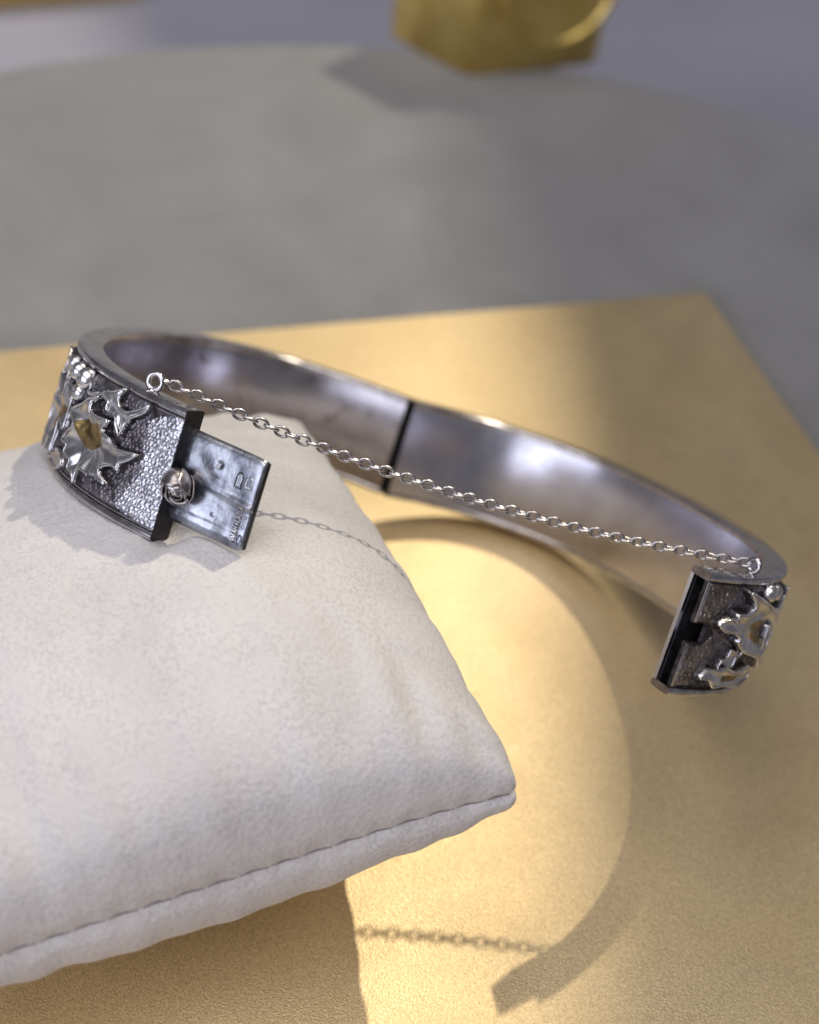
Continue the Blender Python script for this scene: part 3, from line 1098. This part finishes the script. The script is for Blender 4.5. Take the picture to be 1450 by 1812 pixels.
def stamp_text(txt, s_base, z0, z1, height, name):
    cu = bpy.data.curves.new(name, 'FONT')
    cu.body = txt
    cu.size = 1.0
    cu.extrude = 0.0
    to = bpy.data.objects.new(name, cu)
    COL.objects.link(to)
    dg = bpy.context.evaluated_depsgraph_get()
    me = to.evaluated_get(dg).to_mesh()
    vs2 = np.array([v_.co[:] for v_ in me.vertices])
    fs2 = [tuple(p_.vertices) for p_ in me.polygons]
    bpy.data.objects.remove(to)
    w = vs2[:, 0].max() - vs2[:, 0].min()
    hh = vs2[:, 1].max() - vs2[:, 1].min()
    x = (vs2[:, 0] - vs2[:, 0].min()) / w * (z1 - z0) + z0        # runs up the tongue
    y = s_base - (vs2[:, 1] - vs2[:, 1].min()) / hh * height     # tops of the letters towards the band
    h0 = np.array([surf_h(a_, b_) for a_, b_ in zip(y, x)])
    top = TP(y, x, h0 + 0.075)
    bot = TP(y, x, h0 - 0.03)
    n2 = len(top)
    vv = np.concatenate([top, bot])
    ff = list(fs2)
    from collections import Counter
    ec = Counter()
    for f in fs2:
        for k in range(len(f)):
            ec[tuple(sorted((f[k], f[(k + 1) % len(f)])))] += 1
    for f in fs2:
        for k in range(len(f)):
            a_, b_ = f[k], f[(k + 1) % len(f)]
            if ec[tuple(sorted((a_, b_)))] == 1:
                ff.append((b_, a_, a_ + n2, b_ + n2))
    return part(name, (vv, ff), M_LEAF, tongue, sharp=30)


def frame_patch(outline, wdt, hgt, name, mat):
    """a raised or sunk closed line on the tongue"""
    P2 = np.array(outline, float)
    pts = [TP(a_, b_, surf_h(a_, b_) + hgt) for a_, b_ in P2]
    return part(name, tube(pts, wdt, 6, True), mat, tongue)


def slab(s0, s1, z0, z1, lift, name, mat):
    n1, n2 = 6, 14
    a_ = np.linspace(s0, s1, n1); b_ = np.linspace(z0, z1, n2)
    A_, B_ = np.meshgrid(a_, b_, indexing='ij')
    hh = tongue_height(A_, B_) + lift
    hh[0] -= lift + 0.03; hh[-1] -= lift + 0.03; hh[:, 0] -= lift + 0.03; hh[:, -1] -= lift + 0.03
    return part(name, (TP(A_, B_, hh).reshape(-1, 3), grid_faces(n1, n2)), mat, tongue)


slab(8.42, 9.42, -4.35, 0.05, 0.035, 'stamp_ground', M_GROUND)
stamp_text('MARAH HURDER', 9.28, -4.2, -0.1, 0.72, 'stamped_name')
for k in range(3):
    zc = -1.1 - 0.55 * k
    frame_patch([(9.62, zc - .17), (9.9, zc - .17), (9.9, zc + .17), (9.62, zc + .17)], 0.045, 0.02, 'stamped_square', M_BLACK)
ov = [(9.75 + 0.22 * math.cos(a), -3.6 + 0.5 * math.sin(a)) for a in np.linspace(0, 2 * math.pi, 20, endpoint=False)]
frame_patch(ov, 0.06, 0.02, 'stamped_oval', M_BLACK)


def arch(sc, zc, w, h):
    pts = [(sc - w, zc - h), (sc + w, zc - h)]
    pts += [(sc + w * math.cos(a), zc + h * 0.2 + h * 0.8 * math.sin(a)) for a in np.linspace(0, math.pi, 9)]
    return pts


frame_patch(arch(7.75, 2.45, 0.42, 0.85), 0.09, 0.0, 'hallmark_shield', M_BLACK)
frame_patch(arch(7.78, 2.5, 0.26, 0.6), 0.07, 0.03, 'hallmark_shield', M_LEAF)
frame_patch(arch(9.1, 2.6, 0.40, 0.6), 0.09, 0.03, 'hallmark_shield', M_LEAF)

# ---- thumb piece: a ribbed bud on the tongue ---------------------------------------
kn_c = TP(1.55, -0.55, 1.7)
kax = nn * 0.62 + tn * 0.40 - aa * 0.68
kax /= np.linalg.norm(kax)
k1 = np.cross(kax, aa); k1 /= np.linalg.norm(k1)
k2 = np.cross(kax, k1)
# the heart of the rose, then three whorls of overlapping petals
heart = []
for i in range(24):
    a = 2 * math.pi * i / 24
    for j in range(14):
        ph = math.pi * (0.04 + 0.9 * j / 13)
        r = 0.60 * (1 - 0.16 * math.exp(-(1 - math.cos(a + j * 0.7)) / 0.3))
        hh = r * 1.3 * math.cos(ph) + 0.55
        heart.append(kn_c + kax * hh + (k1 * math.cos(a) + k2 * math.sin(a)) * r * math.sin(ph))
bud = part('rose_bud', (heart, grid_faces(24, 14, 0, True)), M_KNOB)
k_el = aa * 0.85 - tn * 0.5
k_el /= np.linalg.norm(k_el)
for lay, (rad_l, p0, p1, cnt, span) in enumerate(((0.80, 0.25, 1.8, 3, 2.4), (1.06, 0.50, 2.0, 3, 2.3), (1.32, 0.74, 2.2, 4, 1.9), (1.58, 0.98, 2.5, 5, 1.6))):
    for k in range(cnt):
        a0 = 2 * math.pi * k / cnt + lay * 0.8 + 0.3
        vv = []
        nu_, nv_ = 13, 9
        for i in range(nu_):
            u_ = -1 + 2 * i / (nu_ - 1)
            a = a0 + u_ * span / 2
            for j in range(nv_):
                t = j / (nv_ - 1)
                top_p = p0 + 0.35 * u_ * u_
                ph = top_p + (p1 - top_p) * t
                flare = 0.16 * math.exp(-t / 0.14) + 0.07 * u_
                rr = rad_l * (1 + flare)
                q_ = kax * (rr * 1.12 * math.cos(ph)) + (k1 * math.cos(a) + k2 * math.sin(a)) * rr * math.sin(ph)
                vv.append(kn_c + q_ + k_el * (q_ @ k_el) * 0.18)
        ov_ = part('petal', (vv, grid_faces(nu_, nv_)), M_KNOB, bud)
        sm = ov_.modifiers.new('thick', 'SOLIDIFY')
        sm.thickness = 0.10 * S
# stem that fixes the bud to the tongue
part('bud_stem', lathe([(0.75, -1.9), (0.6, -1.2), (0.5, -0.4)], 16, kn_c, nn, tn, aa), M_BLACK, bud)

# ---- chain ------------------------------------------------------------------------


def ring_torus(c, e_a, e_b, R_, r_, n=28, m=10):
    pts = [c + (e_a * math.cos(2 * math.pi * i / n) + e_b * math.sin(2 * math.pi * i / n)) * R_ for i in range(n)]
    return tube(pts, r_, m, True)


tL, nL, aL = HL.frame(6.9)
tR, nR, aR = HR.frame(9.9)
cL = HL.P(6.9, 7.5, -1.35) + aL * 1.05
cR = HR.P(9.6, 7.5, -1.35) + aR * 1.0
qL = (tL * 0.95 - nL * 0.3); qL /= np.linalg.norm(qL)
part('chain_ring', ring_torus(cL, qL, aL, 0.88, 0.34), M_RIM)
part('chain_ring', ring_torus(cR, nR, aR, 0.70, 0.34), M_RIM)
for c_, t_, n_, a_ in ((cL, tL, nL, aL), (cR, tR, nR, aR)):
    prof = [(0.62, -1.2), (0.55, -0.95), (0.36, -0.75), (0.02, -0.70)]
    part('ring_seat', lathe(prof, 16, c_, a_, t_, n_), M_RIM)

A0 = cL + aL * 0.45 + (cR - cL) / np.linalg.norm(cR - cL) * 0.45
A1 = cR + aR * 0.1 - (cR - cL) / np.linalg.norm(cR - cL) * 0.6
ts = np.linspace(0, 1, 400)
SAG = 3.4
path = A0[None] * (1 - ts)[:, None] + A1[None] * ts[:, None] - np.array([0, 0, 1.0])[None] * (SAG * 4 * ts * (1 - ts))[:, None]
pl = np.concatenate([[0], np.cumsum(np.linalg.norm(np.diff(path, axis=0), axis=1))])
PITCH = 1.28
nl = int(round(pl[-1] / PITCH))
# one link
WR = 0.18
a_l, b_l = PITCH / 2 + WR * 0.95, 0.51
lv = []
nn_l, mm_l = 18, 7
pts = []
for i in range(nn_l):
    a = 2 * math.pi * i / nn_l
    pts.append((a_l * np.sign(math.cos(a)) * abs(math.cos(a)) ** 0.8, b_l * np.sign(math.sin(a)) * abs(math.sin(a)) ** 0.9, 0.0))
lv, lf = tube(np.array(pts), WR, mm_l, True)
link_me = mesh_data('chain_link', np.array(lv), lf, M_CHAIN)
view_fwd = MC[:, 2]
for i in range(nl):
    sc_ = (i + 0.5) / nl * pl[-1]
    c_ = np.array([np.interp(sc_, pl, path[:, k]) for k in range(3)])
    c2 = np.array([np.interp(min(sc_ + 0.3, pl[-1]), pl, path[:, k]) for k in range(3)])
    c1_ = np.array([np.interp(max(sc_ - 0.3, 0), pl, path[:, k]) for k in range(3)])
    T_ = (c2 - c1_); T_ /= np.linalg.norm(T_)
    Zf = -view_fwd - T_ * (-view_fwd @ T_); Zf /= np.linalg.norm(Zf)
    Yf = np.cross(Zf, T_)
    twist = (0.0 if i % 2 else math.pi / 2) + 0.15 + 0.85 * max(0, i / nl - 0.55) + random.uniform(-0.10, 0.10)
    Y2 = Yf * math.cos(twist) + Zf * math.sin(twist)
    Z2 = np.cross(T_, Y2)
    o = bpy.data.objects.new('chain_link', link_me)
    COL.objects.link(o)
    o.parent = bangle
    rel = (c_ - ORIG['bangle']) * S
    o.matrix_local = Matrix(((T_[0], Y2[0], Z2[0], rel[0]), (T_[1], Y2[1], Z2[1], rel[1]), (T_[2], Y2[2], Z2[2], rel[2]), (0, 0, 0, 1)))
print('links', nl)
